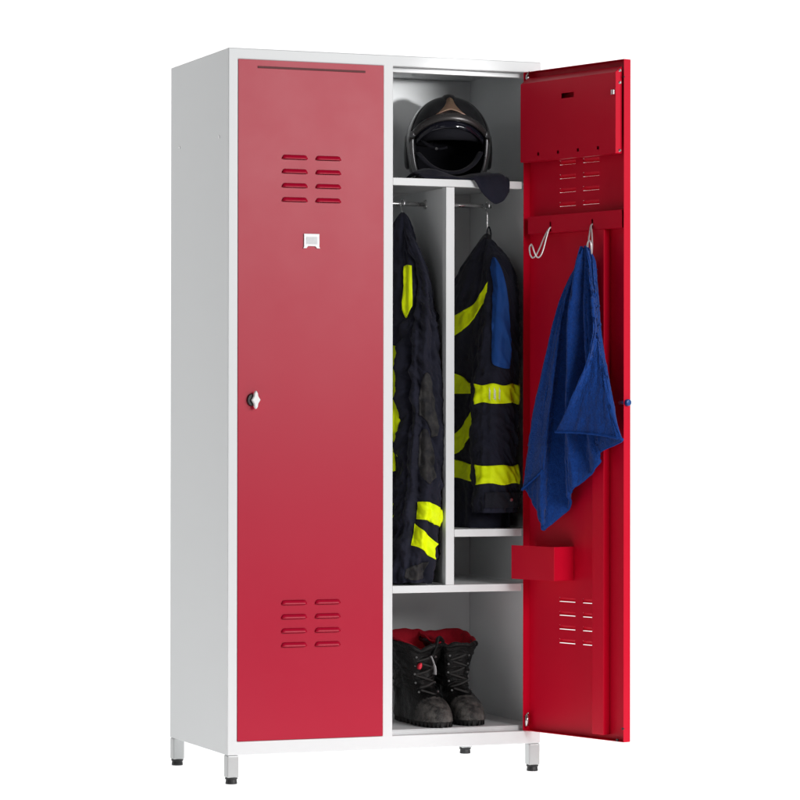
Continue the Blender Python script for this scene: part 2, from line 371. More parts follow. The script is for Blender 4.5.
# ------------------------------------------------------------------ cloth helpers
class Body:
    """closed cloth tube; rows (z, cx, cy, rx, ry, power); point(u, v): u round the tube (0 = +x, .25 = +y, .5 = -x, .75 = -y), v from top 0 to bottom 1"""
    def __init__(s, rows, seed=0, fold=.006, freq=5, fine=.003):
        s.rows = sorted(rows); s.seed, s.fold, s.freq, s.fine = seed, fold, freq, fine
        s.z0, s.z1 = s.rows[0][0], s.rows[-1][0]
    def point(s, u, v, off=0.0):
        z = lerp(s.z1, s.z0, v); cx, cy, rx, ry, pw = table(s.rows, z)
        a = 2 * math.pi * u; c, n = math.cos(a), math.sin(a)
        ex = math.copysign(abs(c) ** pw, c); ey = math.copysign(abs(n) ** pw, n)
        o = Vector((s.seed * 3.1, s.seed * 1.7, 0))
        q = Vector((c * s.freq * .35, n * s.freq * .35, z * 2.2)) + o
        amp = min(1, min(rx, ry) / .03)
        d = s.fold * noise.noise(q) * 2 + s.fold * .8 * noise.noise(Vector((c * s.freq * .8, n * s.freq * .8, z * 5)) + o)
        w = Vector((cx * 12 + rx * c * 18, ry * n * 18, z * 16)) + o          # slanting creases
        w = w + Vector((0, 0, (ex * 1.1 + ey * .7)))
        d += s.fine * (1 - abs(noise.noise(w)) * 2.4) + s.fine * .5 * (1 - 3 * abs(noise.noise(w * 2.1 + Vector((0, 0, 9))))) + s.fine * .25 * (1 - 3 * abs(noise.noise(w * 4.3)))
        d = d * amp + off
        l = math.hypot(ex / max(rx, .01), ey / max(ry, .01)) or 1
        return Vector((cx + rx * ex + d * (ex / max(rx, .01)) / l, cy + ry * ey + d * (ey / max(ry, .01)) / l, z))
    def bm(s, nu=96, nv=140, jag=.0):
        bm = bmesh.new()
        rows = []
        for i in range(nv + 1):
            rows.append([s.point(j / nu, i / nv) for j in range(nu)])
        if jag:
            for j in range(nu):
                dz = jag * noise.noise(Vector((j / nu * 9, s.seed, 0)))
                for i in range(nv - 8, nv + 1): rows[i][j].z += dz * (i - nv + 8) / 8
        vs = grid(bm, rows, closed_u=True); bm.faces.new(vs[0][::-1])
        return bm
    def patch(s, line, off=.0036, n=48, m=16, thick=.0030):
        """cloth strip on the tube; line = [(u, v_top, v_bottom), ...] along u"""
        bm = bmesh.new(); top, rows = [], []
        pts = smooth_path([(u, a, b) for u, a, b in line], max(2, n // max(1, len(line) - 1)))
        for p in pts:
            rows.append([s.point(p.x, lerp(p.y, p.z, j / m), off) for j in range(m + 1)])
        back = [[s.point(p.x, lerp(p.y, p.z, j / m), off - thick) for j in range(m + 1)] for p in pts]
        A = grid(bm, rows); B = grid(bm, [r[::-1] for r in back])
        nr, nc = len(A), m + 1
        for i in range(nr - 1):
            bm.faces.new((A[i][0], A[i + 1][0], B[i + 1][m], B[i][m])); bm.faces.new((A[i + 1][m], A[i][m], B[i][0], B[i + 1][0]))
        for j in range(m):
            bm.faces.new((A[0][j + 1], A[0][j], B[0][m - j], B[0][m - j - 1])); bm.faces.new((A[-1][j], A[-1][j + 1], B[-1][m - j - 1], B[-1][m - j]))
        return bm

def hanger(x, z, label):
    h = thing('coat_hanger', label, 'hanger', (x, RY, z), 'coat hangers on the locker rails')
    rail = 1.388
    bm = bmesh.new()
    hp = [(x, RY - .013, rail - .004), (x, RY - .0125, rail + .006), (x, RY - .006, rail + .0105), (x, RY + .004, rail + .0095), (x, RY + .0085, rail), (x, RY + .006, rail - .012), (x, RY, rail - .022), (x, RY, z)]
    tube(bm, smooth_path(hp, 6), .0023, 8); link('hook', bm, M['chrome'], h, (x, RY, z), smooth=True)
    bm = bmesh.new(); tube(bm, smooth_path([(x, RY - .040, z - .080), (x, RY - .024, z - .040), (x, RY, z - .006), (x, RY + .07, z - .035), (x, RY + .17, z - .085)], 6), .006, 10)
    link('shoulder_bar', bm, M['black_plastic'], h, (x, RY, z), smooth=True)

# ------------------------------------------------------------------ long suit in the narrow left bay
SX = .527
hanger(SX, 1.352, 'metal coat hanger holding the long garment on the left rail')
suit = thing('firefighter_suit', 'long creased navy firefighter clothing with a grey patch, hanging in the narrow left bay', 'firefighter clothing', (SX, RY, .42))
SO = (SX, RY, .42)
b1 = Body([(.445, .512, .25, .056, .17, .8), (.60, .512, .245, .058, .18, .8), (.83, .512, .235, .057, .175, .8), (1.05, .515, .21, .053, .15, .85), (1.18, .518, .185, .044, .115, .9), (1.27, .522, .175, .033, .075, 1), (1.33, .526, .167, .022, .038, 1), (1.357, .527, .165, .011, .018, 1), (1.366, .527, .165, .004, .006, 1)], 3, .006, 6, .003)
link('torso', b1.bm(150, 220, .02), M['navy'], suit, SO, smooth=True)
b2 = Body([(.418, .512, .075, .050, .056, .9), (.47, .516, .070, .053, .055, .9), (.60, .532, .068, .051, .054, .9), (.78, .540, .066, .050, .052, .9), (.86, .541, .066, .049, .05, .95), (.98, .536, .068, .046, .05, .95), (1.08, .541, .074, .034, .050, 1), (1.16, .545, .084, .023, .045, 1), (1.22, .540, .098, .016, .048, 1), (1.27, .529, .120, .018, .046, 1), (1.315, .526, .145, .010, .026, 1), (1.335, .526, .155, .004, .010, 1)], 8, .0085, 7, .009)
limb = link('sleeve', b2.bm(130, 260, .02), M['navy'], suit, SO, smooth=True)
v2 = lambda z: (b2.z1 - z) / (b2.z1 - b2.z0)
v1 = lambda z: (b1.z1 - z) / (b1.z1 - b1.z0)
def onto(parent, body, name, line, mt_, **kw): link(name, body.patch(line, **kw), mt_, parent, SO if parent in (suit, limb) else JO, smooth=True)
onto(limb, b2, 'knee_patch', [(.676, v2(.885), v2(.842)), (.70, v2(.925), v2(.838)), (.728, v2(.948), v2(.826)), (.752, v2(.944), v2(.806)), (.775, v2(.915), v2(.786)), (.80, v2(.880), v2(.790))], M['greypatch'])
onto(limb, b2, 'knee_patch', [(.680, v2(.790), v2(.715)), (.70, v2(.804), v2(.690)), (.73, v2(.806), v2(.676)), (.755, v2(.786), v2(.668)), (.785, v2(.748), v2(.684))], M['greypatch'])
onto(limb, b2, 'reflective_band', [(.685, v2(.622), v2(.578)), (.75, v2(.622), v2(.576)), (.81, v2(.610), v2(.564)), (.90, v2(.590), v2(.556))], M['yellow'])
onto(limb, b2, 'reflective_band', [(.675, v2(.567), v2(.512)), (.72, v2(.556), v2(.508)), (.77, v2(.538), v2(.494)), (.83, v2(.515), v2(.476))], M['yellow'])
onto(limb, b2, 'hem_flap', [(.66, v2(.452), v2(.428)), (.72, v2(.462), v2(.424)), (.80, v2(.47), v2(.430))], M['greypatch'])
onto(suit, b1, 'side_stripe', [(.675, v1(1.222), v1(1.11)), (.705, v1(1.226), v1(1.09)), (.742, v1(1.224), v1(1.12))], M['yellow'])
onto(suit, b1, 'side_stripe', [(.63, v1(1.02), v1(.82)), (.67, v1(1.01), v1(.74)), (.70, v1(.97), v1(.74))], M['yellow'])
onto(suit, b1, 'reflective_band', [(.56, v1(.76), v1(.70)), (.61, v1(.76), v1(.69)), (.66, v1(.76), v1(.70))], M['yellow'])
onto(suit, b1, 'reflective_band', [(.56, v1(.62), v1(.575)), (.62, v1(.62), v1(.575)), (.67, v1(.615), v1(.58))], M['yellow'])
onto(suit, b1, 'reflective_band', [(.80, v1(.60), v1(.52)), (.88, v1(.60), v1(.50)), (.99, v1(.60), v1(.50))], M['yellow'])

# ------------------------------------------------------------------ jacket in the wider right bay
JX = .765
JO = (JX, RY, .56)
hanger(JX, 1.318, 'metal coat hanger holding the jacket on the right rail')
jacket = thing('firefighter_jacket', 'navy firefighter jacket with blue shoulder strip and yellow bands, hanging in the wider right bay', 'jacket', JO)
j1 = Body([(.545, .742, .245, .078, .175, .8), (.65, .742, .245, .080, .18, .8), (.85, .744, .240, .079, .18, .8), (1.05, .750, .225, .072, .165, .85), (1.15, .755, .205, .060, .140, .9), (1.22, .760, .185, .043, .100, .95), (1.265, .764, .172, .028, .058, 1), (1.295, .765, .166, .014, .026, 1), (1.306, .765, .165, .005, .008, 1)], 12, .007, 6, .003)
link('torso', j1.bm(150, 200, .008), M['navy'], jacket, JO, smooth=True)
j2 = Body([(.592, .746, .064, .050, .048, .8), (.63, .746, .063, .053, .050, .8), (.75, .744, .062, .055, .050, .82), (.90, .744, .062, .056, .050, .85), (1.02, .750, .064, .049, .050, .9), (1.10, .757, .072, .043, .052, .95), (1.18, .762, .085, .036, .056, 1), (1.24, .765, .110, .028, .050, 1), (1.275, .766, .140, .016, .034, 1), (1.296, .766, .158, .005, .010, 1)], 21, .0055, 5, .005)
arm = link('sleeve', j2.bm(130, 220), M['navy'], jacket, JO, smooth=True)
w2 = lambda z: (j2.z1 - z) / (j2.z1 - j2.z0)
w1 = lambda z: (j1.z1 - z) / (j1.z1 - j1.z0)
onto(arm, j2, 'reflective_band', [(u, w2(.921 + .003 * math.sin(u * 40)), w2(.873 + .003 * math.sin(u * 33))) for u in (.53, .6, .68, .75, .83, .9, .97, 1.04, 1.12)], M['yellow'], n=48)
onto(arm, j2, 'reflective_band', [(u, w2(.713 + .003 * math.sin(u * 37)), w2(.666 + .003 * math.sin(u * 30 + 1))) for u in (.53, .6, .68, .75, .83, .9, .97, 1.04, 1.12)], M['yellow'], n=48)
onto(arm, j2, 'shoulder_strip', [(.590, w2(1.225), w2(1.195)), (.615, w2(1.243), w2(1.12)), (.640, w2(1.250), w2(1.03)), (.655, w2(1.250), w2(.985)), (.675, w2(1.246), w2(.972)), (.71, w2(1.215), w2(.966)), (.75, w2(1.14), w2(.962)), (.785, w2(1.06), w2(.962)), (.792, w2(1.04), w2(.968))], M['blue_strip'], n=48, m=24)
for u, du in ((.658, .010), (.690, .013), (.722, .009)):  # small pale marks on the upper sleeve band
    onto(arm, j2, 'band_mark', [(u, w2(.914), w2(.882)), (u + du * .5, w2(.908), w2(.884)), (u + du, w2(.905), w2(.878))], M['pale_mark'], off=.0046)
onto(arm, j2, 'cuff_flap', [(u, w2(.645), w2(.605)) for u in (.62, .7, .78, .86, .93)], M['navy_dark'], off=.005)
bm = bmesh.new(); p = j2.point(.80, w2(.625), .0055); disc(bm, p, (0.1, -1, 0), .0048, .0025, 12, .004); link('cuff_stud', bm, M['steel'], arm, JO)
onto(jacket, j1, 'reflective_band', [(.48, w1(1.09), w1(1.035)), (.55, w1(1.105), w1(1.05)), (.61, w1(1.13), w1(1.08)), (.66, w1(1.165), w1(1.12)), (.71, w1(1.20), w1(1.16)), (.76, w1(1.22), w1(1.185))], M['yellow'])
onto(jacket, j1, 'reflective_band', [(.50, w1(.96), w1(.898)), (.58, w1(.945), w1(.898)), (.64, w1(.92), w1(.898))], M['yellow'])
onto(jacket, j1, 'reflective_band', [(.52, w1(.78), w1(.735)), (.58, w1(.80), w1(.745)), (.62, w1(.83), w1(.77)), (.66, w1(.87), w1(.80))], M['yellow'])
onto(jacket, j1, 'reflective_band', [(.48, w1(.735), w1(.685)), (.58, w1(.725), w1(.68)), (.66, w1(.715), w1(.672)), (.72, w1(.71), w1(.668))], M['yellow'])
# hanging loop at the collar
bm = bmesh.new(); tube(bm, smooth_path([(JX - .004, RY - .012, 1.286), (JX - .006, RY - .012, 1.318), (JX, RY - .010, 1.334), (JX + .006, RY - .010, 1.318), (JX + .005, RY - .012, 1.286)], 6), .0026, 8, flat=.5)
link('hanging_loop', bm, M['navy_dark'], jacket, JO, smooth=True)

# ------------------------------------------------------------------ towel on the second hook of the open door
dm = Matrix.Translation((.8185, .010, 0)) @ Matrix.Rotation(R(RA - 90), 4, 'Z')
ribs = [  # (s, z, k) from the gathered top to the hem, in the door's own plane
    [(.283, 1.236, .058), (.232, 1.12, .060), (.206, 1.00, .062), (.184, .88, .066), (.166, .79, .066), (.146, .704, .064)],
    [(.274, 1.232, .056), (.200, 1.10, .062), (.150, .95, .062), (.112, .84, .060), (.082, .73, .056), (.058, .656, .050)],
    [(.272, 1.232, .044), (.192, 1.10, .044), (.140, .95, .042), (.096, .84, .040), (.066, .74, .038), (.053, .652, .036)],
    [(.272, 1.240, .038), (.204, 1.10, .022), (.152, .95, .018), (.120, .84, .022), (.096, .72, .030), (.088, .608, .032)],
    [(.273, 1.250, .046), (.216, 1.10, .056), (.172, .95, .056), (.144, .84, .054), (.132, .70, .050), (.129, .559, .044)],
    [(.274, 1.258, .034), (.224, 1.10, .030), (.182, .95, .026), (.156, .84, .024), (.142, .70, .030), (.134, .560, .036)],
    [(.276, 1.260, .018), (.240, 1.10, .000), (.212, .95, -.008), (.196, .84, -.010), (.184, .72, -.006), (.180, .606, .004)],
    [(.280, 1.262, .050), (.252, 1.10, .056), (.238, .95, .054), (.228, .84, .050), (.222, .74, .046), (.220, .645, .038)],
    [(.284, 1.264, .058), (.262, 1.10, .068), (.252, .95, .064), (.246, .84, .060), (.242, .74, .054), (.243, .662, .044)],
    [(.288, 1.264, .030), (.276, 1.10, .012), (.266, .95, .006), (.260, .84, .008), (.262, .76, .016), (.280, .690, .024)],
    [(.292, 1.266, .044), (.292, 1.10, .046), (.292, .95, .040), (.292, .84, .034), (.302, .78, .032), (.318, .722, .030)],
    [(.300, 1.262, .030), (.306, 1.10, .020), (.312, .95, .018), (.318, .84, .020), (.320, .79, .022), (.319, .752, .022)],
    [(.308, 1.256, .032), (.318, 1.12, .026), (.328, 1.02, .024), (.357, .92, .026), (.384, .84, .028), (.405, .778, .030)],
    [(.310, 1.252, .042), (.321, 1.12, .036), (.334, 1.02, .038), (.363, .92, .044), (.388, .84, .048), (.409, .786, .046)],
    [(.308, 1.258, .046), (.324, 1.12, .042), (.334, 1.02, .046), (.342, .92, .054), (.342, .84, .060), (.345, .795, .062)],
    [(.306, 1.260, .048), (.325, 1.12, .046), (.333, 1.02, .052), (.318, .92, .064), (.294, .84, .070), (.284, .799, .072)],
    [(.304, 1.264, .056), (.327, 1.12, .056), (.334, 1.02, .064), (.306, .92, .084), (.260, .84, .090), (.230, .800, .088)],
    [(.300, 1.262, .048), (.320, 1.12, .044), (.326, 1.02, .050), (.294, .92, .064), (.250, .84, .068), (.226, .803, .070)],
]
NV = 150
def resample(pts, n):
    sp = smooth_path(pts, 24); L = [0]
    for a, b in zip(sp[:-1], sp[1:]): L.append(L[-1] + (b - a).length)
    out, j = [], 0
    for i in range(n + 1):
        t = L[-1] * i / n
        while j < len(L) - 2 and L[j + 1] < t: j += 1
        out.append(sp[j].lerp(sp[j + 1], (t - L[j]) / max(L[j + 1] - L[j], 1e-9)))
    return out
RB = [resample(r, NV) for r in ribs]
cols = [smooth_path([RB[i][j] for i in range(len(RB))], 12) for j in range(NV + 1)]
tow = []
for j, row in enumerate(cols):
    out = []
    for i, p in enumerate(row):
        f = j / NV
        dk = .0045 * noise.noise(Vector((i * .25, f * 5.0, 2.0))) + .002 * noise.noise(Vector((i * .8, f * 14, 7))) + .0015 * noise.noise(Vector((i * 1.9, f * 40, 1)))
        dk += ((.0036 if i < 126 else .0008) * math.sin(i * .55 + 1.2 * math.sin(i * .11)) * (1 - .6 * f) + .0075 * noise.noise(Vector((i * .11, f * 1.6, 11))) * f) * min(1, f * 8)
        dk += (.0009 if i < 126 else .0003) * noise.noise(Vector((i * 2.7, f * 160, 3)))
        g_ = max(0, 1 - f / .09) ** 2
        p = Vector((lerp(p.x, .284, .45 * g_), p.y - .006 * g_ * (1 if i % 24 < 12 else .4), lerp(p.z, .046, .5 * g_)))
        out.append(dm @ dpt(p.x + .0015 * noise.noise(Vector((i * .2, f * 8, 5))), p.z + dk * min(1, f * 5), p.y))
    tow.append(out)
TO = dm @ dpt(.266, .04, .56)
bm = bmesh.new(); grid(bm, tow)
towel = link('towel', bm, M['towel'], None, tuple(TO), smooth=True, solid=.0042)
towel['label'] = 'dark blue terry towel hanging gathered from a wire hook on the open red door'; towel['category'] = 'towel'
bm = bmesh.new(); tube(bm, [p for p in tow[-1]], .0034, 8); 
link('hem', bm, M['towel_hem'], towel, tuple(TO), smooth=True)

# ------------------------------------------------------------------ helmet on the top shelf
HC = Vector((.655, .165, 1.548)); hr = Vector((.106, .130, .117))
helmet = thing('firefighter_helmet', 'black firefighter helmet with copper front badge, face opening outwards, on the top shelf', 'helmet', (HC.x, HC.y, SHELF))
HO = (HC.x, HC.y, SHELF)
_link = link
def link(name, bm, m, parent=None, origin=(0, 0, 0), **kw):
    if parent == helmet and name != 'neck_curtain':        # the helmet is turned to look out past the closed door
        bmesh.ops.rotate(bm, verts=bm.verts, cent=HC, matrix=Matrix.Rotation(R(-19), 3, 'Z'))
    return _link(name, bm, m, parent, origin, **kw)
def hpt(az, el, s=1.0):            # az 0 = facing out of the locker (-y), positive to +x
    ce = math.cos(el) if el > 0 else math.cos(el) ** .45
    return Vector((HC.x + hr.x * s * ce * math.sin(az), HC.y - hr.y * s * ce * math.cos(az), HC.z + hr.z * s * math.sin(el)))
def brow(az): return R(27) - R(25) * (abs(az) / R(66)) ** 2.0      # lower edge of the shell over the face
EDGE = R(66)
def low(az):                        # lower rim of the shell
    a = abs(az)
    if a < EDGE: return brow(a)
    return lerp(R(-47), R(-56), min(1, (a - EDGE) / R(60)))
bm = bmesh.new(); rows = []
azs = sorted(set([-EDGE, -EDGE - .001, EDGE, EDGE + .001] + [math.pi * (-1 + 2 * i / 120) for i in range(120)]))
for k in range(34):
    t_ = k / 33
    rows.append([hpt(a, lerp(R(89.5), low(a), t_)) for a in azs])
vs = grid(bm, rows, closed_u=True); bm.faces.new(vs[0])
link('shell', bm, M['shell'], helmet, HO, smooth=True, solid=.005)
# inner lining: dark bowl inside the shell
bm = bmesh.new()
rows = [[hpt(2 * math.pi * i / 64, lerp(R(89), R(-50), k / 26), .93) + Vector((0, .004, 0)) for i in range(64)] for k in range(27)]
rows = [[p if not (abs((2 * math.pi * i / 64 + math.pi) % (2 * math.pi) - math.pi) < R(62) and k > 15) else p for i, p in enumerate(r_)] for k, r_ in enumerate(rows)]
fr = []
nrow = len(rows)
V_ = [[bm.verts.new(p) for p in r_] for r_ in rows]
for k in range(nrow - 1):
    for i in range(64):
        az = (2 * math.pi * (i + .5) / 64 + math.pi) % (2 * math.pi) - math.pi; el = lerp(R(89), R(-50), (k + .5) / 26)
        if abs(az) < R(60) and el < brow(az) + R(2): continue
        bm.faces.new((V_[k][i], V_[k][(i + 1) % 64], V_[k + 1][(i + 1) % 64], V_[k + 1][i]))
bmesh.ops.delete(bm, geom=[v for v in bm.verts if not v.link_faces], context='VERTS')
link('lining', bm, M['liner'], helmet, HO, smooth=True, solid=.003)
# padded head ring, harness and chin strap inside
bm = bmesh.new()
tube(bm, smooth_path([hpt(a, R(10), .80) for a in [R(-150 + 20 * i) for i in range(16)]], 4), .012, 10, flat=1.4)
link('head_band', bm, M['liner'], helmet, HO, smooth=True)
bm = bmesh.new()
tube(bm, smooth_path([hpt(R(-64), R(-18), .86), hpt(R(-40), R(-40), .84), hpt(R(-12), R(-52), .88), hpt(R(18), R(-50), .90), hpt(R(46), R(-36), .86), hpt(R(64), R(-16), .86)], 8), .010, 10, flat=.5)
link('chin_strap', bm, M['navy_dark'], helmet, HO, smooth=True)
bm = bmesh.new()
tube(bm, smooth_path([hpt(R(-62), R(6), .84), hpt(R(-40), R(-8), .80), hpt(R(-22), R(-14), .78), hpt(R(-6), R(-12), .76)], 8), .007, 8, flat=.5)
link('harness_strap', bm, M['liner'], helmet, HO, smooth=True)
bm = bmesh.new(); disc(bm, hpt(R(-24), R(-13), .84), (-.2, -1, .1), .0042, .004, 12, .003); link('buckle', bm, M['silver_trim'], helmet, HO)
# retracted visor: glossy dark band under the brow
bm = bmesh.new()
rows = [[hpt(R(-60 + 120 * i / 40), brow(R(-60 + 120 * i / 40)) + R(4) - R(15) * t_, .955 - .02 * t_) for i in range(41)] for t_ in (0, .25, .5, .75, 1)]
grid(bm, rows); link('visor', bm, M['visor'], helmet, HO, smooth=True, solid=.0025)
# raised brow band along the front edge
bm = bmesh.new(); rows = []
for i in range(61):
    az = R(-69 + 138 * i / 60); b = brow(az)
    rows.append([hpt(az, b - R(3.0), 1.000), hpt(az, b - R(2.2), 1.055), hpt(az, b + R(2.5), 1.070), hpt(az, b + R(5.5), 1.066), hpt(az, b + R(8.5), 1.045), hpt(az, b + R(9.5), 1.002)])
grid(bm, rows, closed_u=True, cap=True); link('brow_band', bm, M['helmet_trim'], helmet, HO, smooth=True)
bm = bmesh.new(); rows = []
for i in range(61):
    az = R(-64 + 128 * i / 60); b = brow(az) + R(9.0) + R(5) * math.cos(min(1, abs(az) / R(50)) * math.pi / 2)
    rows.append([hpt(az, b + R(0), 1.000), hpt(az, b, 1.035), hpt(az, b + R(2.6), 1.035), hpt(az, b + R(2.6), 1.000)])
grid(bm, rows, closed_u=True, cap=True); link('brow_rib', bm, M['helmet_trim'], helmet, HO, smooth=True)
# copper front badge: a flared plate that rises to the crest
bm = bmesh.new(); rows = []
for k in range(17):
    t_ = k / 16; el = R(39) + R(27) * t_
    hw = R(4.5) + R(30) * (1 - t_) ** 2.6 + R(3) * t_
    rows.append([hpt(hw * (-1 + 2 * i / 16) / max(.35, math.cos(el)) * .62, el - R(9) * (1 - t_) * abs(-1 + 2 * i / 16) ** 1.5, 1.045 + .03 * (1 - abs(-1 + 2 * i / 16))) for i in range(17)])
grid(bm, rows); bmesh.ops.recalc_face_normals(bm, faces=bm.faces)
link('front_badge', bm, M['copper'], helmet, HO, smooth=True, solid=.004)
# crest over the top
bm = bmesh.new(); rows = []
for k in range(40):
    th = lerp(R(58), R(160), k / 39); q = math.sin(math.pi * k / 39) ** .35
    c_ = Vector((HC.x, HC.y - hr.y * math.cos(th), HC.z + hr.z * math.sin(th))); n_ = Vector((0, -math.cos(th) / hr.y, math.sin(th) / hr.z)).normalized()
    w_, h_ = .014 + .006 * q, .010 * q + .001
    rows.append([c_ + Vector((w_ * x_, 0, 0)) + n_ * h_ * y_ for x_, y_ in ((-1.3, -.8), (-1, .2), (-.6, .85), (0, 1.05), (.6, .85), (1, .2), (1.3, -.8))])
grid(bm, rows, closed_u=True, cap=True); link('crest', bm, M['shell'], helmet, HO, smooth=True)
# silver edges beside the face and black ear protectors
for s_ in (-1, 1):
    bm = bmesh.new(); rows = []
    for k in range(25):
        el = lerp(R(4), R(-47), k / 24); row = []
        for a_, q in ((61, .985), (62, 1.045), (69, 1.055), (74, 1.04), (75, 1.0)): row.append(hpt(s_ * R(a_), el, q))
        rows.append(row)
    grid(bm, rows, closed_u=True, cap=True); link('side_trim', bm, M['silver_trim'], helmet, HO, smooth=True)
    bm = bmesh.new(); c_ = hpt(s_ * R(96), R(-10), 1.0)
    rows = [[c_ + Vector((s_ * o_, .034 * q * math.cos(a), .046 * q * math.sin(a))) for a in [2 * math.pi * i / 28 for i in range(28)]] for o_, q in ((-.008, 1.0), (.003, 1.0), (.007, .9), (.009, .6), (.010, .2))]
    grid(bm, rows, closed_u=True, cap=True); link('ear_guard', bm, M['black_plastic'], helmet, HO, smooth=True)
    bm = bmesh.new(); disc(bm, hpt(s_ * R(60), R(8), 1.05), (s_ * .8, -.6, 0), .010, .005, 16, .007); link('visor_pivot', bm, M['silver_trim'], helmet, HO, smooth=False, bevel=.001)
# cloth neck curtain: lies on the shelf and hangs over its edge
cur = [  # outer edge / inner edge pairs along the curtain
    [(.520, .135, 1.447), (.522, .090, 1.462), (.526, .055, 1.458), (.530, .030, 1.446)],
    [(.560, .150, 1.464), (.565, .095, 1.476), (.570, .050, 1.466), (.578, .014, 1.446)],
    [(.615, .155, 1.462), (.618, .095, 1.464), (.622, .045, 1.454), (.626, .006, 1.4455)],
    [(.638, .150, 1.456), (.641, .080, 1.456), (.644, .025, 1.451), (.644, -.003, 1.446)],
    [(.662, .140, 1.460), (.668, .070, 1.460), (.668, .012, 1.454), (.658, -.010, 1.440)],
    [(.686, .130, 1.462), (.690, .060, 1.464), (.686, -.004, 1.454), (.678, -.016, 1.407)],
    [(.708, .120, 1.464), (.714, .055, 1.466), (.715, -.006, 1.452), (.707, -.018, 1.384)],
    [(.730, .120, 1.464), (.737, .055, 1.466), (.740, -.005, 1.452), (.733, -.018, 1.390)],
    [(.742, .125, 1.458), (.749, .060, 1.460), (.754, -.002, 1.448), (.751, -.014, 1.414)],
]
RB = [resample(r_, 22) for r_ in cur]
bm = bmesh.new(); rows = []
for j in range(23):
    rows.append([p + Vector((0, -.003, .002)) * noise.noise(Vector((p.x * 40, j * .25, 3))) for p in smooth_path([RB[i][j] for i in range(len(RB))], 7)])
grid(bm, rows); bmesh.ops.recalc_face_normals(bm, faces=bm.faces)
link('neck_curtain', bm, M['navy'], helmet, HO, smooth=True, solid=.003)

link = _link
